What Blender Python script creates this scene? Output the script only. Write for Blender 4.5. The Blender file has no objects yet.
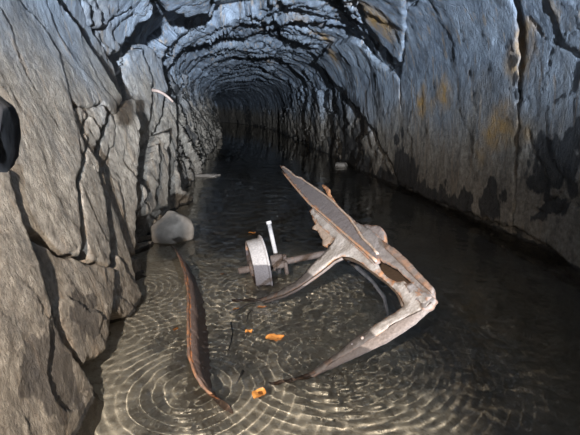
import bpy, bmesh, math, random
import numpy as np
from mathutils import Vector, Matrix
from mathutils.geometry import delaunay_2d_cdt

random.seed(7)
scene = bpy.context.scene
COL = scene.collection

# ------------------------------------------------------------------ camera
FPX = 420.0                       # focal length in pixels of the 580 x 435 frame
CAM = np.array([0.0, 0.0, 1.0])
PITCH = math.atan(0.2512)
YAW = math.atan(0.131 * math.cos(PITCH))
sy_, cy_, sp_, cp_ = math.sin(YAW), math.cos(YAW), math.sin(PITCH), math.cos(PITCH)
FWD = np.array([sy_ * cp_, cy_ * cp_, -sp_])
RGT = np.array([cy_, -sy_, 0.0])
UPV = np.array([sy_ * sp_, cy_ * sp_, cp_])
cam_data = bpy.data.cameras.new('camera')
cam_data.sensor_width = 36.0
cam_data.lens = FPX / 580.0 * 36.0
cam_data.clip_start = 0.02
cam = bpy.data.objects.new('camera', cam_data)
COL.objects.link(cam)
m = Matrix.Identity(4)
for i in range(3):
    m[i][0], m[i][1], m[i][2], m[i][3] = RGT[i], UPV[i], -FWD[i], CAM[i]
cam.matrix_world = m
scene.camera = cam

# ------------------------------------------------------------------ light
world = bpy.data.worlds.new('world')
scene.world = world
world.use_nodes = True
bg = world.node_tree.nodes['Background']
bg.inputs[0].default_value = (0.50, 0.66, 1.0, 1)
bg.inputs[1].default_value = 0.035

def spot(name, loc, target, watt, color, size, angle, blend):
    ld = bpy.data.lights.new(name, 'SPOT')
    ld.energy = watt; ld.color = color; ld.shadow_soft_size = size
    ld.spot_size = math.radians(angle); ld.spot_blend = blend
    o = bpy.data.objects.new(name, ld); COL.objects.link(o)
    o.location = loc
    d = Vector(target) - Vector(loc)
    o.rotation_euler = d.to_track_quat('-Z', 'Y').to_euler()
    return o
# the photographer's flash, held up to the left behind the camera, and the daylight of the portal further back
key = spot('flash', (-0.38, -0.60, 1.50), (-0.16, 2.05, 0.05), 520, (1.0, 0.93, 0.85), 0.022, 70, 0.85)
day = spot('portal_light', (0.75, -8.0, 0.85), (0.45, 8.0, 2.50), 26000, (0.70, 0.83, 1.0), 0.10, 24, 0.8)

for _l in (key, day): _l.data.cycles.is_caustics_light = True

scene.view_settings.view_transform = 'Standard'
scene.view_settings.look = 'None'
scene.view_settings.gamma = 1.0
scene.view_settings.use_curve_mapping = False
scene.view_settings.exposure = 0.0
scene.cycles.use_denoising = True
scene.cycles.max_bounces = 8
scene.cycles.transparent_max_bounces = 12

# ------------------------------------------------------------------ noise helpers
def _h(ix, iy, seed):
    n = (ix.astype(np.int64) * 374761393 + iy.astype(np.int64) * 668265263 + seed * 1442695041) & 0xffffffff
    n = ((n ^ (n >> 13)) * 1274126177) & 0xffffffff
    n = ((n ^ (n >> 16)) * 2246822519) & 0xffffffff
    return ((n ^ (n >> 15)) & 0xffffff) / float(0xffffff)
def vnoise(x, y, seed=0):
    x = np.asarray(x, float); y = np.asarray(y, float)
    ix = np.floor(x); iy = np.floor(y)
    fx = x - ix; fy = y - iy
    fx = fx * fx * fx * (fx * (fx * 6 - 15) + 10); fy = fy * fy * fy * (fy * (fy * 6 - 15) + 10)
    a = _h(ix, iy, seed); b = _h(ix + 1, iy, seed); c = _h(ix, iy + 1, seed); d = _h(ix + 1, iy + 1, seed)
    return (a * (1 - fx) + b * fx) * (1 - fy) + (c * (1 - fx) + d * fx) * fy - 0.5
def fbm(x, y, seed=0, oct=4, gain=0.5):
    s = 0; amp = 1.0
    for o in range(oct):
        s = s + amp * vnoise(x * 2 ** o + 17.3 * o, y * 2 ** o - 9.1 * o, seed + 31 * o)
        amp *= gain
    return s
def facet(u, v, seed=0, tu=0.0, tv=0.0, rnd_tilt=0.3):
    """stepped planar plates on a jittered cell grid: height, distance to the crack"""
    iu = np.floor(u); iv = np.floor(v)
    best = np.full(u.shape, 9e9); sec = best.copy(); hh = np.zeros(u.shape)
    for du in (-1, 0, 1):
        for dv in (-1, 0, 1):
            cu = iu + du; cv = iv + dv
            pu = cu + 0.5 + 0.85 * (_h(cu, cv, seed) - 0.5)
            pv = cv + 0.5 + 0.85 * (_h(cu, cv, seed + 1) - 0.5)
            d = (u - pu) ** 2 + (v - pv) ** 2
            h = (_h(cu, cv, seed + 2) - 0.5) \
                + (tu + rnd_tilt * (_h(cu, cv, seed + 3) - 0.5)) * (u - pu) \
                + (tv + rnd_tilt * (_h(cu, cv, seed + 4) - 0.5)) * (v - pv)
            nb = d < best
            sec = np.where(nb, best, np.minimum(sec, d))
            hh = np.where(nb, h, hh); best = np.where(nb, d, best)
    return hh, np.sqrt(sec) - np.sqrt(best)
def sstep(a, b, x):
    t = np.clip((x - a) / (b - a), 0, 1)
    return t * t * (3 - 2 * t)

# ------------------------------------------------------------------ tunnel profile (x, z) from the left water side over the crown to the right
_pp = np.array([(-.60, -.50), (-.66, 0), (-.78, .5), (-.93, 1.0), (-1.06, 1.45), (-1.02, 1.85), (-.70, 2.2), (-.05, 2.42),
                (.75, 2.48), (1.40, 2.34), (1.86, 2.02), (2.10, 1.6), (2.18, 1.1), (2.22, .5), (2.24, 0), (2.24, -.50)])
def _spline(P, n=60):
    out = []
    for i in range(len(P) - 1):
        p0 = P[max(i - 1, 0)]; p1 = P[i]; p2 = P[i + 1]; p3 = P[min(i + 2, len(P) - 1)]
        for k in range(n):
            t = k / n
            out.append(0.5 * ((2 * p1) + (p2 - p0) * t + (2 * p0 - 5 * p1 + 4 * p2 - p3) * t * t + (3 * p1 - p0 - 3 * p2 + p3) * t ** 3))
    out.append(P[-1])
    return np.array(out)
PR = _spline(_pp)
PA = np.concatenate([[0], np.cumsum(np.linalg.norm(np.diff(PR, axis=0), axis=1))])
PT = np.gradient(PR, PA, axis=0)
PT /= np.linalg.norm(PT, axis=1)[:, None]
PN = np.stack([PT[:, 1], -PT[:, 0]], 1)           # towards the inside of the tunnel
ALEN = PA[-1]
A_L = np.interp(1.55, PR[:len(PR) // 2, 1], PA[:len(PR) // 2])      # wall_left | ceiling
A_R = ALEN - np.interp(1.75, PR[::-1][:len(PR) // 2, 1], (ALEN - PA)[::-1][:len(PR) // 2])
def cshift(y):
    return -0.006 * np.clip(np.asarray(y, float) - 20, 0, None) ** 2
def base(a, y, h):
    x = np.interp(a, PA, PR[:, 0]); z = np.interp(a, PA, PR[:, 1])
    nx = np.interp(a, PA, PN[:, 0]); nz = np.interp(a, PA, PN[:, 1])
    return np.stack([x + nx * h + cshift(y), y + 0 * x, z + nz * h], -1)

def ray(px, py):
    return RGT * (px - 290) / FPX + UPV * (217.5 - py) / FPX + FWD
def at_y(px, py, Y):
    d = ray(px, py); return CAM + d * (Y / d[1])
def at_z(px, py, Z=0.0):
    d = ray(px, py); return CAM + d * ((Z - 1.0) / d[2])
def inside(pts, poly):
    x, y = pts[..., 0], pts[..., 1]
    r = np.zeros(x.shape, bool)
    n = len(poly)
    for i in range(n):
        x1, y1 = poly[i]; x2, y2 = poly[(i + 1) % n]
        c = ((y1 > y) != (y2 > y)) & (x < (x2 - x1) * (y - y1) / (y2 - y1 + 1e-12) + x1)
        r ^= c
    return r
PRC = PR[::6]
def hit(px, py, h=0.0):
    """where a line of sight meets the tunnel's base surface: (a, y)"""
    d = ray(px, py)
    ys = np.exp(np.linspace(math.log(0.25), math.log(44), 900))
    P = CAM[None] + d[None] * (ys / d[1])[:, None]
    q = np.stack([P[:, 0] - cshift(ys), P[:, 2]], 1)
    PH = PR + PN * h
    ins = inside(q, PH[::6])
    bad = np.nonzero(~ins)[0]
    k = bad[0] if len(bad) else len(ys) - 1
    dd = ((PH - q[k]) ** 2).sum(1)
    return PA[dd.argmin()], ys[k]
def pt(px, py):
    a, y = hit(px, py); return base(np.array([a]), np.array([y]), np.array([0.0]))[0]

# ------------------------------------------------------------------ node materials
def mat(name):
    mt = bpy.data.materials.new(name); mt.use_nodes = True
    nt = mt.node_tree
    return mt, nt, nt.nodes['Principled BSDF']
class N:
    def __init__(s, nt): s.nt = nt
    def new(s, t, **kw):
        n = s.nt.nodes.new(t)
        for k, v in kw.items(): setattr(n, k, v)
        return n
    def link(s, a, b): s.nt.links.new(a, b)
    def val(s, sock, v):
        if hasattr(v, 'is_linked') or hasattr(v, 'links'): s.link(v, sock)
        else: sock.default_value = v
    def math(s, op, a, b=0.0, clamp=False):
        n = s.new('ShaderNodeMath', operation=op); n.use_clamp = clamp
        s.val(n.inputs[0], a); s.val(n.inputs[1], b); return n.outputs[0]
    def noise(s, scale, detail=5, rough=0.55, vec=None, dist=0.0):
        n = s.new('ShaderNodeTexNoise'); n.inputs['Scale'].default_value = scale
        n.inputs['Detail'].default_value = detail; n.inputs['Roughness'].default_value = rough
        n.inputs['Distortion'].default_value = dist
        if vec is not None: s.link(vec, n.inputs['Vector'])
        return n.outputs['Fac']
    def ramp(s, fac, *stops):
        n = s.new('ShaderNodeValToRGB'); s.link(fac, n.inputs[0])
        e = n.color_ramp.elements
        while len(e) < len(stops): e.new(0.5)
        for k, (p, c) in enumerate(stops):
            e[k].position = p
            e[k].color = (c, c, c, 1) if not isinstance(c, tuple) else (*c, 1)
        return n.outputs[0]
    def mix(s, fac, a, b, mode='MIX'):
        n = s.new('ShaderNodeMix', data_type='RGBA', blend_type=mode)
        s.val(n.inputs[0], fac)
        for k, v in ((6, a), (7, b)):
            if isinstance(v, tuple): n.inputs[k].default_value = (*v, 1)
            else: s.link(v, n.inputs[k])
        return n.outputs[2]
    def attr(s, name):
        n = s.new('ShaderNodeAttribute', attribute_name=name); return n.outputs['Fac']
    def pos(s):
        n = s.new('ShaderNodeNewGeometry'); return n.outputs['Position']
    def scaled(s, vec, sc, rot=(0, 0, 0)):
        n = s.new('ShaderNodeMapping'); s.link(vec, n.inputs['Vector'])
        n.inputs['Scale'].default_value = sc; n.inputs['Rotation'].default_value = rot
        return n.outputs[0]
    def bump(s, h, strength, dist, bsdf):
        n = s.new('ShaderNodeBump'); s.link(h, n.inputs['Height'])
        n.inputs['Strength'].default_value = strength; n.inputs['Distance'].default_value = dist
        s.link(n.outputs[0], bsdf.inputs['Normal'])

def rock_material():
    mt, nt, b = mat('slate_rock'); n = N(nt)
    p = n.pos()
    sep = n.new('ShaderNodeSeparateXYZ'); n.link(p, sep.inputs[0])
    z = sep.outputs['Z']; x = sep.outputs['X']
    big = n.noise(1.4, 4, vec=p)
    fine = n.noise(16, 6, 0.65, vec=p)
    streak = n.noise(3.0, 5, 0.6, vec=n.scaled(p, (4.5, 4.5, 0.55), (0.0, 0.30, 0.0)))
    slate = n.mix(n.ramp(fine, (0.3, 0.0), (0.72, 1.0)), (0.115, 0.137, 0.170), (0.30, 0.34, 0.395))
    slate = n.mix(n.ramp(big, (0.42, 0.0), (0.66, 0.75)), slate, (0.40, 0.445, 0.50))
    # silt left on the rock by high water: the lower metre and a half, thinning upwards
    tan = n.mix(n.ramp(n.noise(24, 8, 0.75, vec=p), (0.36, 0.0), (0.62, 1.0)), (0.200, 0.162, 0.124), (0.45, 0.378, 0.298))
    zz = n.math('ADD', z, n.math('MULTIPLY', n.math('SUBTRACT', big, 0.5), 1.3))
    zz = n.math('ADD', zz, n.math('MULTIPLY', n.math('SUBTRACT', streak, 0.5), 0.7))
    zz = n.math('ADD', zz, n.math('MULTIPLY', x, 0.12))
    silt = n.new('ShaderNodeMapRange', interpolation_type='SMOOTHSTEP'); n.link(zz, silt.inputs[0])
    silt.inputs[1].default_value = 1.75; silt.inputs[2].default_value = 0.75
    col = n.mix(n.math('MULTIPLY', silt.outputs[0], n.attr('silt')), slate, tan)
    # pale tan veins running down the slabs
    vein = n.math('MULTIPLY', n.ramp(streak, (0.57, 0.0), (0.64, 1.0)), 0.65)
    col = n.mix(vein, col, (0.36, 0.27, 0.19))
    grime = n.noise(5.0, 6, 0.7, vec=n.scaled(p, (2.2, 2.2, 0.7), (0.0, 0.30, 0.0)))
    col = n.mix(n.math('MULTIPLY', n.ramp(grime, (0.36, 1.0), (0.52, 0.0)), 0.55), col, (0.075, 0.070, 0.066))
    # iron-ochre patches
    ocf = n.math('MULTIPLY', n.attr('ochre'), n.ramp(n.noise(9, 5, vec=p), (0.35, 0.3), (0.6, 1.0)))
    col = n.mix(ocf, col, (0.52, 0.30, 0.10))
    # splashed, still wet patches
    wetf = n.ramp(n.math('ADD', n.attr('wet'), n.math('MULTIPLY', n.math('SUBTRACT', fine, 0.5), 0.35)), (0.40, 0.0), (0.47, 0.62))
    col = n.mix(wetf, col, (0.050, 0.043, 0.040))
    # black wet seep stains
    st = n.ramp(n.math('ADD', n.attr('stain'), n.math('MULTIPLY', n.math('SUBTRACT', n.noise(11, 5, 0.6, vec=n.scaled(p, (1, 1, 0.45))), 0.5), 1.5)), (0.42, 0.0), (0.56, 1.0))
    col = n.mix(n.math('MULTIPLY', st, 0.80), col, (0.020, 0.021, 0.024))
    n.link(col, b.inputs['Base Color'])
    n.link(n.ramp(fine, (0.3, 0.42), (0.7, 0.72)), b.inputs['Roughness'])
    b.inputs['Specular IOR Level'].default_value = 0.45
    warp = n.new('ShaderNodeMix', data_type='VECTOR'); warp.inputs[0].default_value = 0.06
    nz = n.new('ShaderNodeTexNoise'); nz.inputs['Scale'].default_value = 5; nz.inputs['Detail'].default_value = 4; n.link(p, nz.inputs['Vector'])
    n.link(n.scaled(p, (1, 1.3, 0.55), (0.25, 0.3, 0.0)), warp.inputs[4]); n.link(nz.outputs['Color'], warp.inputs[5])
    def crack(scale, w):
        v = n.new('ShaderNodeTexVoronoi', feature='DISTANCE_TO_EDGE'); v.inputs['Scale'].default_value = scale
        n.link(warp.outputs[1], v.inputs['Vector'])
        return n.ramp(v.outputs['Distance'], (0.0, 0.0), (w, 1.0))
    hgt = n.math('ADD', n.math('MULTIPLY', crack(4.5, .035), 0.55), n.math('MULTIPLY', crack(13, .06), 0.30))
    hgt = n.math('MULTIPLY', hgt, n.math('MULTIPLY', n.ramp(big, (0.40, 0.15), (0.60, 1.0)), n.attr('craze')))
    hgt = n.math('ADD', hgt, n.math('ADD', n.math('MULTIPLY', fine, 0.5), n.math('MULTIPLY', streak, 0.12)))
    n.bump(n.math('ADD', hgt, n.math('MULTIPLY', n.noise(45, 6, 0.75, vec=n.scaled(p, (1.0, 1.0, 0.6), (0.0, 0.3, 0.0))), 0.75)), 1.0, 0.017, b)
    return mt

def rust_material(name, face=(0.37, 0.315, 0.272), orange=(0.50, 0.225, 0.10), dark=(0.045, 0.033, 0.028), tide=0.135, orange_amt=1.0):
    mt, nt, b = mat(name); n = N(nt)
    p = n.pos()
    sep = n.new('ShaderNodeSeparateXYZ'); n.link(p, sep.inputs[0])
    n1 = n.noise(22, 6, 0.65, vec=p); n2 = n.noise(90, 4, 0.6, vec=p)
    col = n.mix(n.ramp(n2, (0.35, 0.0), (0.7, 1.0)), tuple(c * 0.72 for c in face), tuple(min(1, c * 1.12) for c in face))
    edge = n.math('ADD', n.attr('edge'), n.math('MULTIPLY', n.math('SUBTRACT', n1, 0.5), 1.7))
    ef = n.math('MULTIPLY', n.ramp(edge, (0.55, 0.0), (0.95, 1.0)), orange_amt)
    col = n.mix(ef, col, n.mix(n.ramp(n1, (0.35, 0.0), (0.7, 1.0)), tuple(c * 0.62 for c in orange), orange))
    zz = n.math('ADD', sep.outputs['Z'], n.math('MULTIPLY', n.math('SUBTRACT', n1, 0.5), 0.012))
    wet = n.ramp(n.math('ADD', n.math('MULTIPLY', n.math('SUBTRACT', zz, tide), 140.0), 0.5, True), (0.0, 1.0), (1.0, 0.0))
    col = n.mix(n.math('MULTIPLY', wet, 0.86), col, dark)
    n.link(col, b.inputs['Base Color'])
    b.inputs['Roughness'].default_value = 0.72
    n.bump(n.math('ADD', n1, n.math('MULTIPLY', n2, 0.5)), 0.6, 0.008, b)
    return mt

def plain(name, c1, c2, scale=30, rough=0.7, bumpd=0.004):
    mt, nt, b = mat(name); n = N(nt); p = n.pos()
    f = n.noise(scale, 5, 0.6, vec=p)
    n.link(n.mix(n.ramp(f, (0.3, 0.0), (0.7, 1.0)), c1, c2), b.inputs['Base Color'])
    b.inputs['Roughness'].default_value = rough
    n.bump(f, 0.5, bumpd, b)
    return mt

M_ROCK = rock_material()
M_IRON = rust_material('weathered_iron', tide=.21)
M_IRON_D = rust_material('dark_scaled_iron', face=(0.150, 0.122, 0.112), tide=0.0)
M_RUST = rust_material('rusty_sheet', face=(0.20, 0.13, 0.10), tide=-0.3)
M_WHEEL = rust_material('wheel_iron', face=(0.43, 0.38, 0.35), dark=(0.075, 0.064, 0.069), tide=0.125, orange_amt=0.8)
M_AXLE = rust_material('rusty_axle_iron', face=(0.115, 0.082, 0.066), tide=-.2)
M_FLANGE = rust_material('rusty_flange', face=(0.20, 0.150, 0.122), tide=.16, orange_amt=.4)
M_RIM = rust_material('pale_rusty_rim', face=(0.40, 0.29, 0.215), tide=-.2)
M_STRAP = rust_material('greyish_strap', face=(0.22, 0.185, 0.165), tide=-.2, orange_amt=.7)
M_INNER = rust_material('brown_scale', face=(0.075, 0.045, 0.026), tide=-.2)
M_BLACK = plain('wet_black_iron', (0.008, 0.007, 0.007), (0.040, 0.034, 0.032), 40, 0.85)
M_LEAF = plain('orange_leaf', (0.55, 0.17, 0.03), (0.75, 0.36, 0.09), 60, 0.6, 0.001)
M_TWIG = plain('black_twig', (0.010, 0.009, 0.008), (0.03, 0.024, 0.018), 60, 0.6, 0.001)
M_ROOT = plain('pale_root', (0.22, 0.15, 0.12), (0.36, 0.27, 0.22), 40, 0.7, 0.001)
M_STONE = plain('silty_stone', (0.21, 0.172, 0.138), (0.35, 0.295, 0.24), 14, 0.75, 0.012)
M_BED = None
def bed_material():
    mt, nt, b = mat('silt_bed'); n = N(nt); p = n.pos()
    f = n.noise(3.0, 5, 0.6, vec=p); g = n.noise(40, 5, 0.65, vec=p)
    c = n.mix(n.ramp(f, (0.35, 0.0), (0.65, 1.0)), (0.40, 0.365, 0.305), (0.53, 0.488, 0.41))
    c = n.mix(n.ramp(g, (0.35, 0.5), (0.5, 0.0)), c, (0.12, 0.098, 0.070))
    # darker tint paints the light lost in deep water; pale silt in the shallows
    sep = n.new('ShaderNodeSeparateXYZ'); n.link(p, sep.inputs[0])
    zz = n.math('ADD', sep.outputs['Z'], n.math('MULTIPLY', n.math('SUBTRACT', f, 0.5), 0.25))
    deep_shade = n.new('ShaderNodeMapRange', interpolation_type='SMOOTHSTEP'); n.link(zz, deep_shade.inputs[0])
    deep_shade.inputs[1].default_value = -0.22; deep_shade.inputs[2].default_value = -0.46
    c = n.mix(n.math('MULTIPLY', deep_shade.outputs[0], 0.85), c, (0.085, 0.070, 0.052))
    n.link(c, b.inputs['Base Color']); b.inputs['Roughness'].default_value = 0.9
    n.bump(g, 0.6, 0.01, b)
    return mt
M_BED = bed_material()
def water_material():
    mt = bpy.data.materials.new('tunnel_water'); mt.use_nodes = True
    nt = mt.node_tree; n = N(nt)
    nt.nodes.remove(nt.nodes['Principled BSDF'])
    out = nt.nodes['Material Output']
    gl = n.new('ShaderNodeBsdfGlass'); gl.inputs['Roughness'].default_value = 0.0
    gl.inputs['IOR'].default_value = 1.33
    gl.inputs['Color'].default_value = (0.91, 0.89, 0.85, 1)
    n.link(gl.outputs[0], out.inputs['Surface'])
    return mt
M_WATER = water_material()

# ------------------------------------------------------------------ mesh helpers
def link(name, me, material, parent=None, smooth=False):
    o = bpy.data.objects.new(name, me); COL.objects.link(o)
    if material: me.materials.append(material)
    if parent is not None: o.parent = parent
    if smooth: me.polygons.foreach_set('use_smooth', [True] * len(me.polygons))
    return o
def mesh_np(name, verts, faces, attrs=None):
    me = bpy.data.meshes.new(name)
    faces = np.asarray(faces)
    me.vertices.add(len(verts)); me.vertices.foreach_set('co', np.asarray(verts, np.float32).ravel())
    k = faces.shape[1]
    me.loops.add(faces.size); me.loops.foreach_set('vertex_index', faces.astype(np.int32).ravel())
    me.polygons.add(len(faces))
    me.polygons.foreach_set('loop_start', np.arange(0, faces.size, k, dtype=np.int32))
    me.polygons.foreach_set('loop_total', np.full(len(faces), k, np.int32))
    me.update(calc_edges=True); me.validate()
    for an, av in (attrs or {}).items():
        at = me.attributes.new(an, 'FLOAT', 'POINT'); at.data.foreach_set('value', np.asarray(av, np.float32))
    return me
def tag(o, label=None, cat=None, group=None, kind=None):
    if label: o['label'] = label
    if cat: o['category'] = cat
    if group: o['group'] = group
    if kind: o['kind'] = kind
    return o
def thing(name, label, cat, loc=(0, 0, 0), group=None):
    o = bpy.data.objects.new(name, None); COL.objects.link(o); o.location = loc
    o.empty_display_size = 0.1
    return tag(o, label, cat, group)
def grid_faces(n0, n1):
    i = np.arange(n0 - 1)[:, None] * n1 + np.arange(n1 - 1)[None]
    i = i.ravel()
    return np.stack([i, i + 1, i + n1 + 1, i + n1], 1)
def to_local(o_parent, verts):
    return np.asarray(verts) - np.array(o_parent.location)

# ------------------------------------------------------------------ marks on the rock that have their own place
def blobs(lst):
    return [(pt(px, py), r) for px, py, r in lst]
OCHRE = blobs([(300, 14, .13), (288, 16, .10), (186, 52, .10), (184, 64, .07), (328, 40, .12), (336, 52, .12), (322, 33, .09),
               (425, 105, .10), (448, 95, .10), (262, 28, .06), (270, 62, .10), (500, 130, .12), (380, 15, .15), (520, 60, .1)])
STAIN = blobs([(404, 168, .26), (408, 182, .30), (412, 176, .26), (402, 156, .12), (400, 140, .08), (347, 130, .40), (355, 150, .45), (342, 112, .35), (366, 165, .35), (330, 150, .4),
               (552, 150, .12), (560, 170, .14), (575, 160, .15), (545, 185, .10), (578, 140, .12), (535, 182, .08),
               (446, 193, .11), (466, 200, .12), (492, 196, .14), (510, 195, .08), (425, 190, .11),
               (517, 60, .05), (519, 80, .06), (521, 95, .05), (516, 40, .04), (560, 205, .09), (545, 215, .06),
               (375, 45, .12), (390, 62, .12), (352, 20, .14), (340, 8, .14)])
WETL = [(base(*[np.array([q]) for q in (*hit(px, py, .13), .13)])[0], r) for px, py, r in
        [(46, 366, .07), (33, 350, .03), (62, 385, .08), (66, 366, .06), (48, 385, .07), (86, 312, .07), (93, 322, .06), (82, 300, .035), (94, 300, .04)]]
def mark(P, lst):
    v = np.zeros(len(P))
    for c, r in lst:
        d2 = ((P - c) ** 2).sum(1); k = d2 < (2.6 * r) ** 2
        if not k.any(): continue
        Q = P[k]; d = np.sqrt(d2[k]) * (1 + .9 * fbm((Q[:, 1] + Q[:, 0] * .4) / r * .8, (Q[:, 2] + Q[:, 0] * .3) / r * .55, int(abs(c[1]) * 991) % 500, 3))
        v[k] = np.maximum(v[k], np.clip(1.25 - d / r * 0.75, 0, 1))
    return v
def rock_attrs(P):
    st = mark(P, STAIN)
    # seep and algae line just over the water on the right
    low = sstep(0.30, 0.02, P[:, 2]) * (P[:, 0] > 1.2) * np.clip(0.62 + 1.3 * fbm(P[:, 1] * 2.6, P[:, 2] * 1.2, 71, 3), 0, 1)
    st = np.maximum(st, low)
    st = np.maximum(st, sstep(0.05, 0.0, P[:, 2]) * 0.75)
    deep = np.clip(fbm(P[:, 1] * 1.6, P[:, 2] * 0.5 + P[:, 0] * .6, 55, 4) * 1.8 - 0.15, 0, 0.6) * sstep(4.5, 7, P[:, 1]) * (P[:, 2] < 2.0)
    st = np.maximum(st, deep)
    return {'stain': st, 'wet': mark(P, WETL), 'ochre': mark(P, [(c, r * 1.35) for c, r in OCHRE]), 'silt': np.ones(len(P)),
            'craze': np.maximum(.2, np.maximum(sstep(1.5, 2.0, P[:, 2]), .8 * sstep(4.0, 6.0, P[:, 1])))}

# ------------------------------------------------------------------ slabs outlined where the photograph shows them (pixels -> wall coordinates)
# name, wall, outline, proud of the wall, tilt along a, tilt along y, roughness
SLABS = [
 ('rock_slab', 'L', [(-40, -30), (46, -16), (82, 38), (118, 100), (112, 114), (98, 104), (88, 108), (72, 104), (85, 146), (77, 184), (81, 205), (83, 222), (83, 256), (76, 251), (66, 247), (57, 241), (46, 232), (38, 230), (30, 229), (19, 200), (8, 166), (-40, 110)], .14, 0, .03, .22),
 ('rock_slab', 'L', [(86, 147), (96, 160), (103, 190), (108, 222), (112, 245), (112, 266), (102, 262), (94, 261), (88, 243), (85.5, 230), (84.5, 222), (82, 205), (78, 185)], .13, 0, .03, .5),
 ('rock_slab', 'L', [(31, 236), (40, 241), (48, 244), (57, 252), (66, 257), (76, 259), (84, 263), (94, 264), (102, 265), (112, 269), (113, 280), (112, 300), (112, 330), (106, 352), (84, 362), (68, 342), (60, 322), (50, 292), (41, 264)], .12, 0, .03, .5),
 ('rock_chunk', 'L', [(73, 107), (84, 109), (88, 118), (84, 126), (88, 146), (80, 130)], .13, .1, .1, .8),
 ('rock_chunk', 'L', [(85, 109), (98, 106), (104, 113), (102, 126), (98, 158), (90, 148), (86, 127), (90, 118)], .14, .1, .1, .8),
 ('rock_chunk', 'L', [(105, 113), (111, 117), (113, 140), (108, 168), (100, 160), (104, 128)], .12, .1, .1, .8),
 ('rock_slab', 'L', [(-40, 150), (6, 169), (17, 203), (29, 240), (39, 266), (47, 292), (57, 322), (68, 342), (84, 362), (104, 395), (118, 440), (110, 490), (-60, 490)], .135, .02, .0, .35),
 ('rock_slab', 'L', [(98, 163), (104, 180), (113, 208), (127, 240), (139, 284), (146, 306), (132, 318), (115, 312), (116, 248), (110, 222), (104, 190)], .11, .0, .06, .6),
 ('rock_slab', 'L', [(110, 116), (120, 104), (128, 130), (133, 160), (136, 190), (142, 228), (145, 252), (131, 250), (121, 224), (114, 204), (109, 168)], .12, .0, .2, .7),
 ('rock_slab', 'L', [(50, -16), (72, -10), (92, 36), (110, 62), (124, 95), (126, 112), (119, 99), (84, 37)], .11, .1, .06, .7),
 ('rock_slab', 'L', [(125, 56), (132, 48), (142, 82), (148, 120), (147, 140), (142, 152), (137, 122), (131, 90)], .10, .0, .2, .8),
 ('rock_slab', 'L', [(134, 47), (142, 45), (150, 60), (158, 92), (160, 120), (157, 150), (151, 138), (149, 118), (143, 80)], .13, .0, .2, .7),
 ('rock_slab', 'L', [(149, 164), (152, 147), (157, 172), (160, 210), (151, 212)], .11, .0, .2, .8),
 ('rock_slab', 'L', [(152, 142), (158, 134), (165, 165), (171, 206), (161, 208), (157, 172)], .11, .0, .25, .8),
 ('rock_slab', 'L', [(160, 98), (166, 106), (172, 140), (178, 188), (172, 196), (166, 160), (161, 130)], .10, .0, .2, .8),
 ('rock_ledge', 'C', [(56, -18), (76, -22), (86, 0), (80, 18), (86, 26), (100, 24), (90, 32), (74, 2)], .12, .05, .1, 1.0),
 ('rock_ledge', 'C', [(78, -22), (128, -24), (124, 4), (112, 16), (104, 28), (88, 25), (82, 18), (88, 0)], .15, .05, .12, 1.0),
 ('rock_ledge', 'C', [(130, -24), (150, -18), (142, 10), (129, 30), (123, 47), (110, 55), (98, 42), (92, 32), (106, 29), (114, 17), (126, 5)], .17, .05, .12, 1.0),
 ('rock_ledge', 'C', [(164, -20), (222, -20), (207, 6), (186, 12), (166, 11)], .18, .0, .15, .8),
 ('rock_panel', 'R', [(402, 12), (450, -12), (510, -16), (516, 40), (519, 95), (512, 226), (478, 216), (440, 203), (397, 182), (399, 130), (401, 75)], .03, .0, .0, .22),
 ('rock_panel', 'R', [(515, -20), (600, -30), (650, 40), (650, 330), (590, 280), (540, 240), (514, 226), (520, 95)], .03, .0, .0, .35),
 ('rock_panel', 'R', [(318, 62), (332, 45), (352, 42), (376, 62), (398, 80), (400, 150), (396, 178), (388, 160), (372, 128), (350, 100), (334, 80)], .06, .0, .02, .5),
 ('rock_panel', 'R', [(350, -15), (400, -20), (402, 8), (400, 62), (384, 48), (366, 22)], .06, .0, .0, .6),
]
# open cracks across the slabs: pixels, width, depth
CRACKS = [
          ([(480, 38), (496, 50), (508, 53)], .004, .02), ([(455, 25), (465, 25)], .004, .02), ([(474, 71), (484, 70)], .004, .02),
          ([(453, 30), (460, 60), (464, 85), (470, 120)], .004, .012), ([(405, 30), (430, 45), (450, 70)], .003, .010),
          ([(533, 95), (545, 40), (580, 30)], .004, .02), ([(520, 20), (535, 40), (580, 62)], .005, .03), ([(530, 205), (552, 196), (580, 215)], .005, .03),
          ([(520, 210), (545, 215), (580, 190)], .005, .03), ([(462, 150), (478, 165)], .006, .03)]
CARVE = [([(118, 62), (143, 16), (165, -14), (167, 14), (206, 12), (232, -14), (275, -10), (262, 4), (236, 14), (190, 24), (150, 56), (128, 62)], -.13),
         ([(128, 140), (147, 148), (152, 205), (154, 240), (138, 242)], -.40),
         ([(-40, 96), (0, 92), (5, 130), (8, 164), (-40, 166)], -.35)]
def to_ay(poly, h=0.0):
    return np.array([hit(px, py, h) for px, py in poly])
def densify(P, step, jit, seed):
    rs = np.random.RandomState(seed); out = []
    n = len(P)
    for i in range(n):
        a, b = P[i], P[(i + 1) % n]
        L = np.linalg.norm(b - a); k = max(1, int(L / step))
        nn = np.array([-(b - a)[1], (b - a)[0]]) / (L + 1e-9)
        for j in range(k):
            q = a + (b - a) * j / k
            if j: q = q + nn * rs.uniform(-jit, jit)
            out.append(q)
    return np.array(out)
def edge_dist(Q, P):
    d = np.full(len(Q), 9e9)
    n = len(P)
    for i in range(n):
        a, b = P[i], P[(i + 1) % n]
        ab = b - a; t = np.clip(((Q - a) @ ab) / (ab @ ab + 1e-12), 0, 1)
        d = np.minimum(d, np.linalg.norm(Q - (a + t[:, None] * ab), axis=1))
    return d
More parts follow.
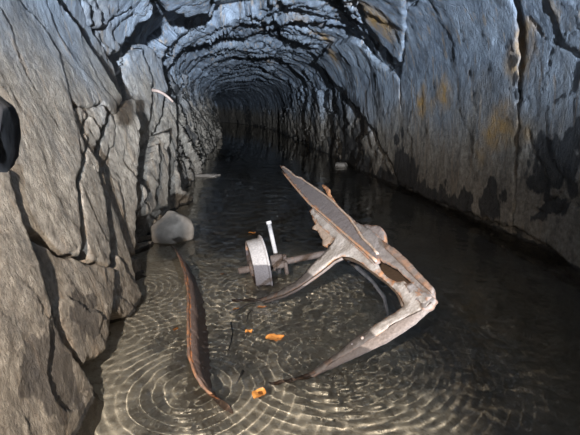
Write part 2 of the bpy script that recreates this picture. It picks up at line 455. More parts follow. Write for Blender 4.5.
def fill(P, step, seed):
    """triangulate outline P (dense) with a jittered grid inside; returns verts2d, tris, n_outline, distance to edge"""
    rs = np.random.RandomState(seed)
    lo, hi = P.min(0), P.max(0)
    gx, gy = np.meshgrid(np.arange(lo[0], hi[0], step), np.arange(lo[1], hi[1], step), indexing='ij')
    G = np.stack([gx.ravel(), gy.ravel()], 1) + rs.uniform(-.3, .3, (gx.size, 2)) * step
    G = G[inside(G, P)]
    if len(G): G = G[edge_dist(G, P) > step * 0.6]
    V = [Vector(p) for p in P] + [Vector(g) for g in G]
    n = len(P)
    vo, eo, fo, *_ = delaunay_2d_cdt(V, [(i, (i + 1) % n) for i in range(n)], [], 1, 1e-6)
    V2 = np.array([tuple(v) for v in vo]); F = [tuple(f) for f in fo]
    # drop triangles outside the outline
    C = np.array([V2[list(f)].mean(0) for f in F]); ok = inside(C, P)
    F = np.array([f for f, k in zip(F, ok) if k])
    return V2, F
def boundary(F):
    cnt = {}
    for f in F:
        for i in range(3):
            e = (int(f[i]), int(f[(i + 1) % 3]))
            if (e[1], e[0]) in cnt: del cnt[(e[1], e[0])]
            else: cnt[e] = 1
    return list(cnt)

slab_ay = [to_ay(s[2], s[3]) for s in SLABS]
crack_ay = [(to_ay(p, .10), w, d) for p, w, d in CRACKS]
carve_ay = [(to_ay(p), d) for p, d in CARVE]

# ------------------------------------------------------------------ tunnel shell
ys = np.concatenate([np.linspace(-3.2, 0.7, 50)[:-1], 0.7 * 1.0065 ** np.arange(0, 645)])
ys = ys[ys < 46]
avs = np.linspace(0, ALEN, 600)
AA, YY = np.meshgrid(avs, ys, indexing='ij')
aL = sstep(A_L + .45, A_L - .25, AA); aR = sstep(-.5, .15, AA - A_R + .55 * sstep(4.5, 7, YY)); aC = 1 - np.maximum(aL, aR)
wu = fbm(AA * 1.7, YY * 1.7, 3, 4) * .45; wv = fbm(AA * 1.7, YY * 1.3, 9, 5) * .55
fl, cl = facet((AA + wu) / 1.25 + YY * .15, (YY + wv + AA * .22) / .42, 11, 0, 1.0, .5)
fl2, _ = facet((AA + wu) / .75, (YY + wv + AA * .2) / .24, 21, 0, .8, .9)
fc, cc = facet((AA + wu) / 1.1, (YY + wv * 1.2) / .62, 41, 0, .55, .5)
fc2, _ = facet((AA + wu * 1.5) / .42, (YY + wv * 1.5) / .24, 51, .2, .7, .9)
fr_, cr = facet((AA + wu * 2) / 1.6, (YY + wv * 2) / 1.5, 61, 0, .2, .4)
fr2, _ = facet((AA + wu) / .30 , (YY + wv) / .35, 65, 0, .3, .8)
fine = fbm(AA * 5, YY * 5, 77, 4)
H = aL * (.15 * fl + .045 * fl2 - .05) + aC * (.15 * fc + .06 * fc2) + aR * (.08 * fr_ + .018 * fr2 - .02) + .035 * fine + aC * .16 * fbm(AA * .9, YY * .9, 83, 2)
farR = aR * sstep(4.2, 6.0, YY)
H = H + farR * (.06 * fr_ + .02 * fr2)
AY = np.stack([AA, YY], -1)
for P, S_ in zip(slab_ay, SLABS):
    bb = (AA > P[:, 0].min()) & (AA < P[:, 0].max()) & (YY > P[:, 1].min()) & (YY < P[:, 1].max())
    ins = np.zeros(AA.shape, bool); ins[bb] = inside(AY[bb], P)
    H = np.where(ins, np.minimum(H, S_[3] - (.08 if S_[1] == 'R' else .30)), H)
for P, d in carve_ay:
    ins = inside(AY, P)
    H = np.where(ins, np.minimum(H, d + .05 * fine), H)
XYZ = base(AA, YY, H)
def shell_part(name, i0, i1, label):
    sub = XYZ[i0:i1 + 1]; n0, n1 = sub.shape[:2]
    V = sub.reshape(-1, 3)
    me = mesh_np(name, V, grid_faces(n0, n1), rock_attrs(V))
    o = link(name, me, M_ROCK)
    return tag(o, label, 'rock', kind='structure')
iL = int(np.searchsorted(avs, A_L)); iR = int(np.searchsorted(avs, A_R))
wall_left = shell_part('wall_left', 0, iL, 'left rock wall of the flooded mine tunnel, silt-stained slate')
ceiling = shell_part('ceiling', iL, iR, 'arched rough blue-grey slate roof of the mine tunnel')
wall_right = shell_part('wall_right', iR, len(avs) - 1, 'right rock wall of the flooded mine tunnel, flat slate face')
PAR = {'L': wall_left, 'C': ceiling, 'R': wall_right}

# the dark end of the tunnel
ring = XYZ[::6, -1]
nr = len(ring)
rs = np.random.RandomState(5)
V = [ring + 0]
for k in range(1, 8):
    s = 1 - k / 8
    c = ring.mean(0)
    V.append(c + (ring - c) * s + np.stack([0 * ring[:, 0], .35 * rs.uniform(-1, 1, nr) + .6 * (1 - s), 0 * ring[:, 0]], 1))
V = np.concatenate(V)
F = []
for k in range(7):
    for i in range(nr - 1):
        F.append((k * nr + i, k * nr + i + 1, (k + 1) * nr + i + 1, (k + 1) * nr + i))
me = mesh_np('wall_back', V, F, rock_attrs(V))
tag(link('wall_back', me, M_ROCK), 'dark rock closing the far end of the tunnel', 'rock', kind='structure')

for k, (s, P) in enumerate(zip(SLABS, slab_ay)):
    name, wall, _, proud, ta, ty, rough = s
    ym = max(0.8, np.clip(P[:, 1], 0.8, 9).mean())
    step = 0.0040 * ym if wall == 'L' else 0.0052 * ym
    D = densify(P, step * 3, step * 1.3, 100 + k)
    if np.sum(D[:, 0] * np.roll(D[:, 1], -1) - D[:, 1] * np.roll(D[:, 0], -1)) < 0: D = D[::-1].copy()
    V2, F = fill(D, step * 1.35, k)
    ed = edge_dist(V2, D)
    c = P.mean(0)
    a, y = V2[:, 0], V2[:, 1]
    u = fbm(a * 2, y * 2, 5 + k, 3) * .3
    if wall == 'C': f1, _ = facet((a + u) / .40, (y + u) / .26, 200 + k, .3, .9, .9)
    else: f1, _ = facet((a + u) / .55 + y * .5, (y + u + .25 * a) / .34, 200 + k, .1, .35, .8)
    f2, _ = facet((a + u) / .16, (y + u + .2 * a) / .10, 300 + k, 0, .4, .9)
    h = proud + ta * (a - c[0]) + ty * (y - c[1]) + rough * (.030 * f1 + .010 * f2) + (.007 if wall == 'R' else .012) * fbm(a * 4, y * 4, 7 + k, 4)
    h = h - (.005 if wall == 'R' else .014) * np.exp(-ed / (.006 * max(1, ym * .5)))
    for cp, w, d in crack_ay:
        if cp[:, 1].max() < P[:, 1].min() - .1 or cp[:, 1].min() > P[:, 1].max() + .1: continue
        dd = np.full(len(a), 9e9)
        for q in range(len(cp) - 1):
            ab = cp[q + 1] - cp[q]; t = np.clip(((V2 - cp[q]) @ ab) / (ab @ ab + 1e-12), 0, 1)
            dd = np.minimum(dd, np.linalg.norm(V2 - (cp[q] + t[:, None] * ab), axis=1))
        dd = dd + .003 * fbm(a * 9, y * 9, 401, 2)
        h = h - .6 * d * np.exp(-(np.clip(dd, 0, None) / w) ** 2)
    front = base(a, y, h)
    nb = len(V2)
    B = boundary(F)
    bi = sorted({i for e in B for i in e}); mp = {b: nb + j for j, b in enumerate(bi)}
    back = base(a[bi], y[bi], np.full(len(bi), -.34))
    V = np.concatenate([front, back])
    F = [tuple(f) for f in F]
    for e0, e1 in B:
        F.append((e1, e0, mp[e0])); F.append((e1, mp[e0], mp[e1]))
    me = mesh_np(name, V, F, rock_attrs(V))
    link(name, me, M_ROCK, PAR[wall])

# ------------------------------------------------------------------ bed and water
bx = np.linspace(-1.1, 2.6, 190); by = np.concatenate([np.linspace(-3, .6, 20)[:-1], .6 * 1.016 ** np.arange(270)])
by = by[by < 46]
BX, BY = np.meshgrid(bx, by, indexing='ij')
BZ = -.15 - .45 * sstep(0.45, 1.4, BX) - .40 * sstep(2.4, 4.2, BY) * sstep(-.6, -.1, BX) + .04 * fbm(BX * 1.6, BY * 1.6, 91, 5) + .02 * facet((BX) / .3, BY / .3, 95, 0, 0, .8)[0]
BZ = BZ + .10 * sstep(-.35, -.75, BX)
V = np.stack([BX + cshift(BY), BY, BZ], -1).reshape(-1, 3)
me = mesh_np('floor', V, grid_faces(len(bx), len(by))[:, ::-1])
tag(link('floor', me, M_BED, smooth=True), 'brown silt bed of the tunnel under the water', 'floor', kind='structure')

RINGS = [(318, 357, .0016, .045), (345, 348, .0010, .035), (192, 388, .0016, .04), (178, 392, .0010, .05), (105, 335, .0010, .05), (262, 288, .0009, .04), (300, 300, .0008, .05), (130, 290, .0009, .04), (215, 300, .0007, .06)]
wx = np.linspace(-1.0, 2.5, 420); wy = np.concatenate([np.linspace(-3, .9, 25)[:-1], .9 * 1.0048 ** np.arange(480), ])
wy = np.concatenate([wy, wy[-1] * 1.02 ** np.arange(1, 90)]); wy = wy[wy < 46]
WX, WY = np.meshgrid(wx, wy, indexing='ij')
WZ = .004 * fbm(WX * 4 + WY, WY * 7, 131, 3) * .6
WZ = WZ + .0030 * vnoise(WX * 9 + WY * 2 + .8 * vnoise(WX * 3, WY * 3, 140), WY * 11 - WX * 1.5, 137) + .0012 * vnoise(WX * 22, WY * 24 + WX * 5, 139)
fade = sstep(5.5, 3.0, WY)
for px, py, amp, wl in RINGS:
    c = at_z(px, py)
    r = np.sqrt((WX - c[0]) ** 2 + (WY - c[1]) ** 2)
    WZ = WZ + fade * amp * np.sin(2 * math.pi * r / wl) * np.exp(-r / .30)
V = np.stack([WX + cshift(WY), WY, WZ], -1).reshape(-1, 3)
me = mesh_np('water', V, grid_faces(len(wx), len(wy))[:, ::-1])
water = link('water', me, M_WATER, smooth=True)
tag(water, 'clear rippled brown water flooding the tunnel floor', 'water', kind='stuff')

# ------------------------------------------------------------------ iron wreck
def plane3(p, q, r):
    n = np.cross(q - p, r - p); n /= np.linalg.norm(n)
    if n @ (CAM - p) < 0: n = -n
    return p, n
def on_plane(px, py, pl):
    d = ray(px, py); t = ((pl[0] - CAM) @ pl[1]) / (d @ pl[1]); return CAM + d * t
def plate(name, pix, pl, th, material, parent, step=.012, jit=.003, seed=0, rim=.012, wob=.003, lift=0.0, edge_all=0.0):
    """iron plate with ragged rusted edges: its outline lies in plane pl, thickness th behind it"""
    o, n = pl
    e1 = np.cross(n, np.array([0, 0, 1.0])); e1 /= np.linalg.norm(e1); e2 = np.cross(n, e1)
    W = np.array([on_plane(x, y, pl) for x, y in pix])
    P = np.stack([(W - o) @ e1, (W - o) @ e2], 1)
    if np.sum(P[:, 0] * np.roll(P[:, 1], -1) - P[:, 1] * np.roll(P[:, 0], -1)) < 0: P = P[::-1].copy()
    D = densify(P, step, jit, seed)
    V2, F = fill(D, step * 1.5, seed)
    ed = edge_dist(V2, D)
    off = wob * 2 * fbm(V2[:, 0] * 14, V2[:, 1] * 14, seed + 3, 3) + lift
    fr = o + V2[:, :1] * e1 + V2[:, 1:] * e2 + off[:, None] * n
    bk = fr - n * th
    nb = len(V2)
    fl = [tuple(int(i) for i in f) for f in F]
    # orientation: front faces look along n
    f0 = fl[0]; nn = np.cross(fr[f0[1]] - fr[f0[0]], fr[f0[2]] - fr[f0[0]])
    if nn @ n < 0: fl = [f[::-1] for f in fl]
    B = boundary(fl)
    F2 = fl + [tuple(i + nb for i in f[::-1]) for f in fl]
    for a, b in B:
        F2.append((b, a, a + nb)); F2.append((b, a + nb, b + nb))
    V = np.concatenate([fr, bk])
    eg = np.clip(1.0 - ed / rim, 0, 1) * .75 + edge_all
    me = mesh_np(name, to_local(parent, V), F2, {'edge': np.concatenate([eg, eg])})
    return link(name, me, material, parent)
def sweep(name, pts, rad, material, parent, seg=10, caps=True, flat=None, jit=0.0, edge=0.25, seed=0):
    """tube (or flattened bar) along world points"""
    rs = np.random.RandomState(seed)
    pts = np.asarray(pts, float); n = len(pts)
    rad = np.full(n, rad) if np.isscalar(rad) else np.asarray(rad)
    T = np.gradient(pts, axis=0); T /= np.linalg.norm(T, axis=1)[:, None]
    ref = np.array([0, 0, 1.0]) if abs(T[0][2]) < .9 else np.array([1.0, 0, 0])
    V = []
    for i in range(n):
        s = np.cross(T[i], ref); s /= np.linalg.norm(s); u = np.cross(s, T[i])
        for k in range(seg):
            t = 2 * math.pi * k / seg
            r = rad[i] * (1 + jit * rs.uniform(-1, 1))
            V.append(pts[i] + s * math.cos(t) * r * (flat[0] if flat else 1) + u * math.sin(t) * r * (flat[1] if flat else 1))
    F = []
    for i in range(n - 1):
        for k in range(seg):
            k2 = (k + 1) % seg
            F.append((i * seg + k, i * seg + k2, (i + 1) * seg + k2)); F.append((i * seg + k, (i + 1) * seg + k2, (i + 1) * seg + k))
    if caps:
        V.append(pts[0]); V.append(pts[-1]); c0 = len(V) - 2
        for k in range(seg):
            k2 = (k + 1) % seg
            F.append((c0, k2, k)); F.append((c0 + 1, (n - 1) * seg + k, (n - 1) * seg + k2))
    V = np.array(V)
    if parent is not None: V = to_local(parent, V)
    me = mesh_np(name, V, F, {'edge': np.full(len(V), edge)})
    return link(name, me, material, parent, smooth=True)
def rock_lump(name, loc, size, material, parent=None, seed=0, sub=4, sharp=.35):
    """faceted stone: an icosphere cut by random planes and roughened"""
    rs = np.random.RandomState(seed)
    bm = bmesh.new(); bmesh.ops.create_icosphere(bm, subdivisions=sub, radius=1)
    V = np.array([v.co[:] for v in bm.verts])
    for k in range(12):
        d = rs.normal(size=3); d /= np.linalg.norm(d); lim = rs.uniform(1 - sharp, .95)
        e = V @ d; V = V - np.clip(e - lim, 0, None)[:, None] * d
    V = V * (1 + .10 * fbm(V[:, 0] * 2.5 + V[:, 2], V[:, 1] * 2.5 + V[:, 2] * .7, seed, 4))[:, None] * np.array(size)
    F = np.array([[v.index for v in f.verts] for f in bm.faces]); bm.free()
    W = V + np.array(loc)
    org = np.array(loc)
    me = mesh_np(name, V, F, rock_attrs(W))
    o = link(name, me, material, parent); o.location = loc
    return o

C_ = at_y(426, 296, 1.30); A_ = at_z(310, 376, 0.0); W_ = at_z(262, 302, 0.0)
PL_FRAME = plane3(C_, A_, W_)
_s0 = on_plane(311, 206, PL_FRAME); _s1 = on_plane(377, 264, PL_FRAME)
PL_DARK = plane3(_s0, _s1, at_y(352, 215, (_s0[1] + _s1[1]) / 2 + .06))
tub = thing('cart_wreck', 'bent rusty iron frame of a wrecked mine cart standing in the water', 'cart wreck', tuple(at_z(345, 300, 0.0)))
plate('strap_frame', [(309, 211), (314, 206), (326, 218), (345, 236), (364, 252), (377, 263), (380, 269), (387, 277), (397, 282), (404, 281), (414, 290), (427, 298), (432, 303), (422, 311), (398, 322), (378, 335), (364, 344), (343, 356), (319, 372), (295, 386), (262, 402),
                      (262, 400), (290, 385), (315, 368), (336, 353), (353, 339), (372, 327), (388, 316), (404, 306), (404, 303), (398, 293), (386, 281), (372, 271), (360, 262), (350, 257), (342, 256),
                      (334, 259), (322, 269), (308, 280), (298, 287), (284, 294), (262, 301), (232, 313), (232, 311), (258, 299), (276, 292), (294, 282), (304, 274), (312, 264), (323, 254), (329, 246), (334, 239), (327, 232), (320, 226)],
      PL_FRAME, .012, M_IRON, tub, seed=1, rim=.010, jit=.0016)
# the second leg of the angle iron, turned down behind the lower edge of the right-hand leg
def flange(name, pix, pl, depth, material, parent, down=(0, 0, 0), th=.008, seed=0):
    pts = np.array([on_plane(x, y, pl) for x, y in pix])
    rs = np.random.RandomState(seed)
    dv = -pl[1] * depth + np.array(down)
    T = np.gradient(pts, axis=0); T /= np.linalg.norm(T, axis=1)[:, None]
    V, F = [], []
    q = []
    for i in range(len(pts)):
        s = np.cross(T[i], dv); s /= np.linalg.norm(s)
        w = dv * (1 + .08 * rs.uniform(-1, 1))
        for c in (pts[i], pts[i] + w, pts[i] + w + s * th, pts[i] + s * th): V.append(c)
    for i in range(len(pts) - 1):
        for k in range(4):
            a, b = i * 4 + k, i * 4 + (k + 1) % 4
            F.append((a, b, b + 4)); F.append((a, b + 4, a + 4))
    for i in (0, len(pts) - 1):
        F.append((i * 4, i * 4 + 1, i * 4 + 2)); F.append((i * 4, i * 4 + 2, i * 4 + 3))
    V = np.array(V)
    eg = np.tile([.2, .75, .75, .2], len(pts))
    me = mesh_np(name, to_local(parent, V), F, {'edge': eg})
    bm = bmesh.new(); bm.from_mesh(me); bmesh.ops.recalc_face_normals(bm, faces=bm.faces); bm.to_mesh(me); bm.free()
    return link(name, me, material, parent)
def along(pix, n):
    P = np.array(pix, float); L = np.concatenate([[0], np.cumsum(np.linalg.norm(np.diff(P, axis=0), axis=1))])
    t = np.linspace(0, L[-1], n)
    return np.stack([np.interp(t, L, P[:, 0]), np.interp(t, L, P[:, 1])], 1)
def ruled(name, pa, pb, pl, back, n, material, parent, th=.008, seed=0):
    """bent-back strip between an edge in plane pl and a second edge a little further away"""
    rs = np.random.RandomState(seed)
    A = np.array([on_plane(x, y, pl) for x, y in along(pa, n)])
    B = np.array([at_y(x + rs.uniform(-.4, .4), y + rs.uniform(-.4, .4), on_plane(x, y, pl)[1] + back) for x, y in along(pb, n)])
    V, F = [], []
    for i in range(n):
        mid = A[i] * .5 + B[i] * .5 - pl[1] * .004
        for q in (A[i], mid, B[i], B[i] + np.array([0, th, 0]), A[i] + np.array([0, th, 0])): V.append(q)
    for i in range(n - 1):
        for k in range(5):
            a, b = i * 5 + k, i * 5 + (k + 1) % 5
            F.append((a, b, b + 5)); F.append((a, b + 5, a + 5))
    for i in (0, n - 1):
        for k in (1, 2, 3): F.append((i * 5, i * 5 + k, i * 5 + k + 1))
    me = mesh_np(name, to_local(parent, V), F, {'edge': np.tile([.1, .1, .35, .35, .1], n)})
    bm = bmesh.new(); bm.from_mesh(me); bmesh.ops.recalc_face_normals(bm, faces=bm.faces); bm.to_mesh(me); bm.free()
    return link(name, me, material, parent)
ruled('leg_flange', [(432, 303), (422, 311), (398, 322), (378, 335), (364, 344), (343, 356), (319, 372), (295, 386), (266, 400)],
      [(434, 308), (425, 316), (415, 325), (388, 343), (364, 354), (340, 365), (312, 378), (290, 389), (266, 402)], PL_FRAME, .022, 40, M_FLANGE, tub, seed=2)
flange('leg_flange', along([(342, 257), (334, 261), (322, 271), (298, 288), (284, 295), (262, 302)], 24), PL_FRAME, .012, M_FLANGE, tub, seed=3)
flange('arch_flange', along([(403, 305), (398, 293), (386, 281), (372, 271), (360, 262), (350, 257), (343, 257)], 18), PL_FRAME, .025, M_INNER, tub, seed=4)
# dark scaled side plate with a rusty rim, running up to the tip
plate('side_plate', [(280, 166), (284, 166), (289, 170), (296, 176), (302, 178), (307, 182), (316, 188), (326, 195), (334, 202), (341, 209), (350, 218), (357, 228), (363, 238), (371, 245), (378, 254), (380, 262), (376, 265), (364, 253), (345, 236), (326, 218), (312, 205), (306, 199), (297, 188), (288, 177)],
      PL_DARK, .010, M_IRON_D, tub, seed=5, rim=.026, jit=.002, lift=.004, wob=.0008)
sweep('rim_bar', [on_plane(x, y, PL_DARK) + PL_DARK[1] * .006 for x, y in along([(281, 166), (289, 171), (296, 177), (302, 179), (307, 183), (316, 189), (326, 196), (334, 203), (341, 210), (350, 219), (357, 229), (363, 239), (371, 246), (378, 255)], 44)], .0062, M_RIM, tub, seg=7, jit=.25, edge=.55, seed=6)
plate('rim_tab', [(322, 186), (324, 185), (330, 190), (331, 195), (336, 203), (341, 209), (333, 203), (328, 196), (326, 191)], PL_DARK, .012, M_RUST, tub, seed=6, step=.008, edge_all=.5, lift=.008)
# thin seam bar along the fold between plate and strap
flange('seam_bar', along([(283, 172), (296, 188), (311, 205), (326, 217), (345, 234), (364, 250), (378, 262)], 26), (PL_DARK[0], PL_DARK[1]), -.014, M_RIM, tub, down=(0, 0, .002), th=.010, seed=7)
flange('seam_bar', along([(315, 211), (328, 222), (346, 238), (364, 254), (376, 266)], 22), PL_FRAME, -.006, M_FLANGE, tub, th=.004, seed=17)
# crumpled upper strap from the lug to the corner
_b0 = on_plane(358, 230, PL_DARK); _b1 = on_plane(428, 297, PL_FRAME)
PL_BACK = plane3(_b0, _b1, at_y(400, 252, (_b0[1] + _b1[1]) / 2 - .02))
plate('upper_strap', [(347, 213), (356, 222), (365, 226), (372, 230), (384, 241), (396, 250), (408, 262), (420, 275), (434, 289), (434, 296), (428, 300), (420, 293), (408, 279), (396, 268), (388, 263), (380, 259), (372, 250), (364, 241), (358, 232)],
      PL_BACK, .016, M_STRAP, tub, seed=8, rim=.014, jit=.0018, wob=.003)
plate('upper_lip', [(384, 243), (396, 250), (409, 262), (421, 275), (435, 290), (433, 295), (420, 283), (408, 271), (396, 259), (386, 250)], PL_BACK, .014, M_FLANGE, tub, seed=18, rim=.006, jit=.0012, wob=.001, lift=.010)
_iy = lambda x, y, d: at_y(x, y, on_plane(x, y, PL_FRAME)[1] + d)
PL_IN = plane3(_iy(378, 272, .07), _iy(418, 296, .05), _iy(396, 264, .10))
plate('inner_plate', [(376, 260), (386, 258), (406, 270), (420, 286), (416, 291), (404, 286), (392, 284), (383, 277), (378, 268)], PL_IN, .008, M_INNER, tub, seed=9, rim=.002, wob=.001)
plate('corner_crumple', [(404, 284), (412, 283), (420, 289), (430, 293), (434, 299), (430, 306), (422, 310), (420, 303), (412, 297)], plane3(on_plane(404, 284, PL_FRAME) - np.array([0, .015, 0]), on_plane(433, 296, PL_FRAME) - np.array([0, .02, 0]), on_plane(422, 310, PL_FRAME) - np.array([0, .012, 0])), .02, M_STRAP, tub, seed=10, rim=.012, wob=.005, step=.008)
# rounded lug rising behind the strap
lug = [(360, 226), (366, 224)] + [(375 + 9.5 * math.cos(t), 235 - 10 * math.sin(t)) for t in np.linspace(1.9, .15, 12)] + [(386, 247), (376, 240), (366, 232)]
plate('rounded_lug', lug, plane3(on_plane(360, 226, PL_BACK) + np.array([0, .03, 0]), on_plane(386, 247, PL_BACK) + np.array([0, .03, 0]), at_y(376, 224, on_plane(372, 236, PL_BACK)[1] + .06)), .02, rust_material('pinkish_iron', face=(.22, .175, .155), tide=0), tub, seed=11, rim=.004, jit=.001, wob=.001)
# torn flap hanging from the inner edge of the strap
plate('torn_flap', [(311, 213), (316, 219), (326, 228), (334, 238), (331, 243), (327, 244), (326, 247), (322, 245), (321, 242), (322, 240), (319, 235), (317, 230), (313, 229), (311, 227), (315, 224), (312, 219)],
      plane3(on_plane(312, 214, PL_FRAME), on_plane(334, 239, PL_FRAME), at_y(322, 244, on_plane(322, 244, PL_FRAME)[1] + .015)), .008, M_RIM, tub, seed=12, rim=.012, step=.007, jit=.003, wob=.001, edge_all=.1, lift=-.004)
# wet black brace below the arch
sweep('brace', [at_y(346, 258, 2.0), at_y(358, 268, 1.96), at_y(372, 281, 1.90), at_y(384, 297, 1.86), at_y(389, 318, 1.84)], [.022, .018, .014, .016, .012], M_BLACK, tub, seg=8, flat=(1, .55), jit=.15, seed=3)
sweep('rivet', [on_plane(362.5, 338, PL_FRAME), on_plane(362.5, 338, PL_FRAME) + PL_FRAME[1] * .006], [.0075, .005], M_ROOT, tub, seg=10)
sweep('rivet', [on_plane(352, 344, PL_FRAME), on_plane(352, 344, PL_FRAME) + PL_FRAME[1] * .004], [.005, .003], M_IRON_D, tub, seg=10)

# ------------------------------------------------------------------ wheel and axle
WC = at_y(258.5, 267, 2.50)
AX = np.array([.98, .12, .12]); AX /= np.linalg.norm(AX)
U1 = np.cross(AX, [0, 0, 1.0]); U1 /= np.linalg.norm(U1); U2 = np.cross(U1, AX)
wheel_root = thing('wheelset', 'iron cart wheel with axle stub half sunk in the water', 'wheelset', tuple(WC))
def lathe(name, prof, material, parent, seg=48, center=WC, edge=None):
    V, F, E = [], [], []
    n = len(prof)
    for k in range(seg):
        t = 2 * math.pi * k / seg
        for j, (s, r) in enumerate(prof):
            V.append(center + AX * s + (U1 * math.cos(t) + U2 * math.sin(t)) * r); E.append(edge[j] if edge else .2)
    for k in range(seg):
        k2 = (k + 1) % seg
        for j in range(n):
            j2 = (j + 1) % n
            F.append((k * n + j, k2 * n + j, k2 * n + j2, k * n + j2))
    me = mesh_np(name, to_local(parent, V), F, {'edge': E})
    bm = bmesh.new(); bm.from_mesh(me); bmesh.ops.recalc_face_normals(bm, faces=bm.faces); bm.to_mesh(me); bm.free()
    return link(name, me, material, parent)
lathe('wheel_rim', [(-.050, .150), (-.050, .172), (-.046, .177), (.030, .180), (.034, .184), (.037, .197), (.041, .200), (.047, .197), (.049, .182), (.049, .150)], M_WHEEL, wheel_root, edge=[.9, .7, .3, .05, .1, .35, .45, .35, .5, .8])
lathe('hub', [(-.060, .020), (-.060, .045), (-.045, .055), (.040, .055), (.060, .045), (.060, .020)], M_AXLE, wheel_root, seg=24, edge=[.5] * 6)
for k in range(6):
    t = 2 * math.pi * k / 6 + .3
    d = U1 * math.cos(t) + U2 * math.sin(t)
    sweep('spoke', [WC + d * .05, WC + d * .10, WC + d * .155], [.020, .017, .019], M_AXLE, wheel_root, seg=8, jit=.05, edge=.4, seed=k)
sweep('axle', [WC - AX * .13, WC - AX * .125, WC, WC + AX * .20, WC + AX * .40, WC + AX * .46], [.012, .021, .023, .022, .022, .020], M_AXLE, wheel_root, seg=14, jit=.05, edge=.35)
bc = WC + AX * .135
for k, (off, r, ln) in enumerate([((-.02, -.02, .035), .026, .07), ((.01, -.035, .0), .024, .06), ((.03, .02, .02), .022, .05), ((-.01, -.05, -.03), .018, .06), ((.04, -.05, -.02), .014, .07)]):
    c = bc + np.array(off)
    d = [AX, AX, U2, U1, U2][k]
    sweep('bearing_lug', [c - d * ln * .6, c - d * ln * .5, c + d * ln * .5, c + d * ln * .6], [r * .5, r, r * .9, r * .5], [M_AXLE, M_AXLE, M_AXLE, M_BLACK, M_AXLE][k], wheel_root, seg=9, jit=.18, edge=.3, seed=20 + k)
lathe('bearing_collar', [(.075, .022), (.075, .040), (.10, .046), (.115, .042), (.115, .022)], M_AXLE, wheel_root, seg=20, edge=[.4] * 5)
P0 = at_y(277.5, 262, 2.54); P1 = at_y(268.5, 221, 2.58)
pin = sweep('upright_rod', [P0, P0 * .5 + P1 * .5, P1 * .94 + P0 * .06, P1 * .93 + P0 * .07, P1], [.0145, .0140, .0135, .018, .017], M_WHEEL, wheel_root, seg=12, edge=.0)

# ------------------------------------------------------------------ rusty curved sheet standing in the water on the left
sheet = thing('rusted_iron_sheet', 'thin curved rusty iron sheet standing on edge in the water by the left wall', 'iron sheet', tuple(at_z(188, 320, 0.0)))
ctl = np.array([(171, 246), (176, 251), (181, 262), (186, 278), (188, 298), (188, 320), (188, 345), (190, 362), (197, 378), (207, 392), (217, 401)], float)
top = along(ctl, 90)
rs = np.random.RandomState(4)
zt = np.interp(np.linspace(0, 1, 90), [0, .05, .5, .8, 1], [.05, .075, .06, .035, -.02]) + rs.uniform(-.0012, .0012, 90)
TP = np.array([at_z(x + rs.uniform(-.5, .5), y, z) for (x, y), z in zip(top, zt)])
V, F, E = [], [], []
rows = 9
for side in (0, 1):
    for i in range(90):
        for j in range(rows):
            f = j / (rows - 1)
            drop = .028 * f / .35 if f < .35 else .028 + .20 * (f - .35) / .65
            lean = np.array([.085 * f, -.01 * f, -drop])
            V.append(TP[i] + lean + np.array([.006 * side, 0, 0])); E.append(max(0, 1.0 - f / .16) + .12)
    o0 = side * 90 * rows
    for i in range(89):
        for j in range(rows - 1):
            a = o0 + i * rows + j
            F.append((a, a + 1, a + rows + 1, a + rows) if side == 0 else (a, a + rows, a + rows + 1, a + 1))
S = 90 * rows
for i in range(89):
    F.append((i * rows, (i + 1) * rows, (i + 1) * rows + S, i * rows + S))
for i in (0, 89):
    for j in range(rows - 1):
        F.append((i * rows + j, i * rows + j + 1, i * rows + j + 1 + S, i * rows + j + S))
me = mesh_np('sheet', to_local(sheet, V), F, {'edge': E})
link('sheet', me, rust_material('sheet_rust', face=(0.26, 0.175, 0.14), orange=(.72, .26, .09), tide=-0.5, orange_amt=1.0), sheet)
# folded rim along the top edge
sweep('rolled_rim', TP[::3] + np.array([0, 0, .002]), .007, M_RUST, sheet, seg=7, jit=.35, edge=.7, seed=2)

# ------------------------------------------------------------------ loose stones, twigs, leaves
b0 = at_z(163, 238, 0.0)
tag(rock_lump('boulder', (b0[0] + .07, b0[1] - .02, .05), (.19, .17, .17), M_STONE, seed=3, sharp=.30), 'pale silt-covered boulder at the foot of the left wall', 'rock')
c0 = at_z(206, 176, 0.0)
tag(rock_lump('flat_stone', (c0[0], c0[1], .0), (.26, .12, .035), M_STONE, seed=8), 'flat pale stone just breaking the water far down the tunnel', 'rock')
e0 = at_z(336, 166, 0.0)
tag(rock_lump('stone', (e0[0] + .1, e0[1], .0), (.13, .12, .09), M_STONE, seed=21), 'pale stone at the foot of the right wall far behind the cart wreck', 'rock')
tag(rock_lump('rock_knob', tuple(at_y(-17, 128, .80)), (.055, .08, .085), plain('shaded_knob_rock', (.004, .003, .003), (.012, .009, .009), 20, .95), seed=12), 'rock knob painted near-black for shade, jutting in at the left picture edge', 'rock')  # near-black colour stands in for the shade on this outcrop

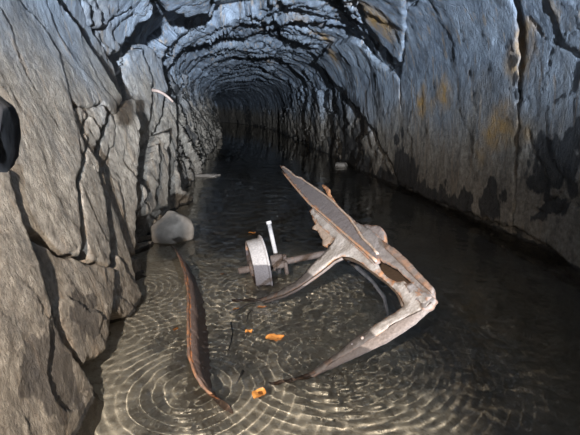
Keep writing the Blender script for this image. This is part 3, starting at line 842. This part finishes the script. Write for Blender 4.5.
def twig(pix, r, z, label, material=M_TWIG, name='twig'):
    P = np.array([at_z(x, y, z) for x, y in pix])
    o = sweep(name, P - P[0], np.linspace(r, r * .5, len(P)), material, None, seg=6, jit=.2)
    o.location = tuple(P[0]); return tag(o, label, 'twig')
twig([(230, 313), (240, 309), (248, 304), (256, 303)], .006, .004, 'black twig at the tip of the far frame leg')
twig([(247, 322), (248, 314), (252, 310), (257, 314)], .004, .003, 'small hooked black twig left of the pale orange leaf')
twig([(231, 324), (233, 334), (231, 345), (229, 352)], .005, -.02, 'thin bent twig in the shallow water between sheet and leaves')
twig([(243, 371), (240, 377), (237, 383)], .006, .003, 'short black twig near the bottom of the picture')
R0 = pt(153, 88)
rp = [at_y(x, y, 4.2) for x, y in [(152, 90), (158, 91), (164, 94), (169, 98), (173, 102)]]
o = sweep('root', np.array(rp) - rp[0], np.linspace(.016, .010, 5), M_ROOT, None, seg=8); o.location = tuple(rp[0])
tag(o, 'pale curved root sticking out of the left wall', 'root')

def leaf(px, py, L, W, rot, z, label, seed):
    rs = np.random.RandomState(seed); c = at_z(px, py, z)
    n = 9; V = []; F = []
    for s in (0, 1):
        for i in range(n):
            t = i / (n - 1); w = W * math.sin(math.pi * min(1, t * .92 + .06)) ** .8 * (1 + .25 * rs.uniform(-1, 1))
            for k in (-1, -.5, 0, .5, 1):
                V.append(((t - .5) * L, k * w * .5, .006 * abs(k) + .004 * math.sin(t * 7) - .0012 * s))
    for s in (0, 1):
        for i in range(n - 1):
            for k in range(4):
                a = s * n * 5 + i * 5 + k; f = (a, a + 5, a + 6, a + 1)
                F.append(f if s == 0 else f[::-1])
    me = mesh_np('leaf', np.array(V), F)
    o = link('leaf', me, M_LEAF); o.location = tuple(c); o.rotation_euler = (0, 0, rot)
    return tag(o, label, 'leaf', 'orange leaves in the water')
leaf(275, 338, .085, .062, .05, .003, 'largest pale orange leaf, between the frame legs', 1)
leaf(259, 394, .060, .050, .9, .002, 'bright orange leaf at the sunken end of the near frame leg', 2)
leaf(249, 332, .036, .034, .4, .003, 'small orange leaf beside the largest pale orange leaf', 3)
leaf(262, 308, .055, .024, .1, -.01, 'narrow orange leaf just below the far frame leg', 4)
leaf(236, 310, .038, .016, .5, -.01, 'small orange leaf at the tip of the far frame leg', 5)
leaf(222, 276, .024, .014, .2, -.02, 'tiny orange leaf left of the iron wheel', 6)
leaf(176, 333, .030, .024, 1.2, -.04, 'dull orange leaf left of the rusty sheet', 7)
leaf(252, 233, .060, .014, .0, .002, 'thin orange leaf floating behind the top of the wheel', 8)

water.cycles.is_caustics_caster = True
for o in scene.objects:
    if o.type == 'MESH' and o is not water: o.cycles.is_caustics_receiver = True
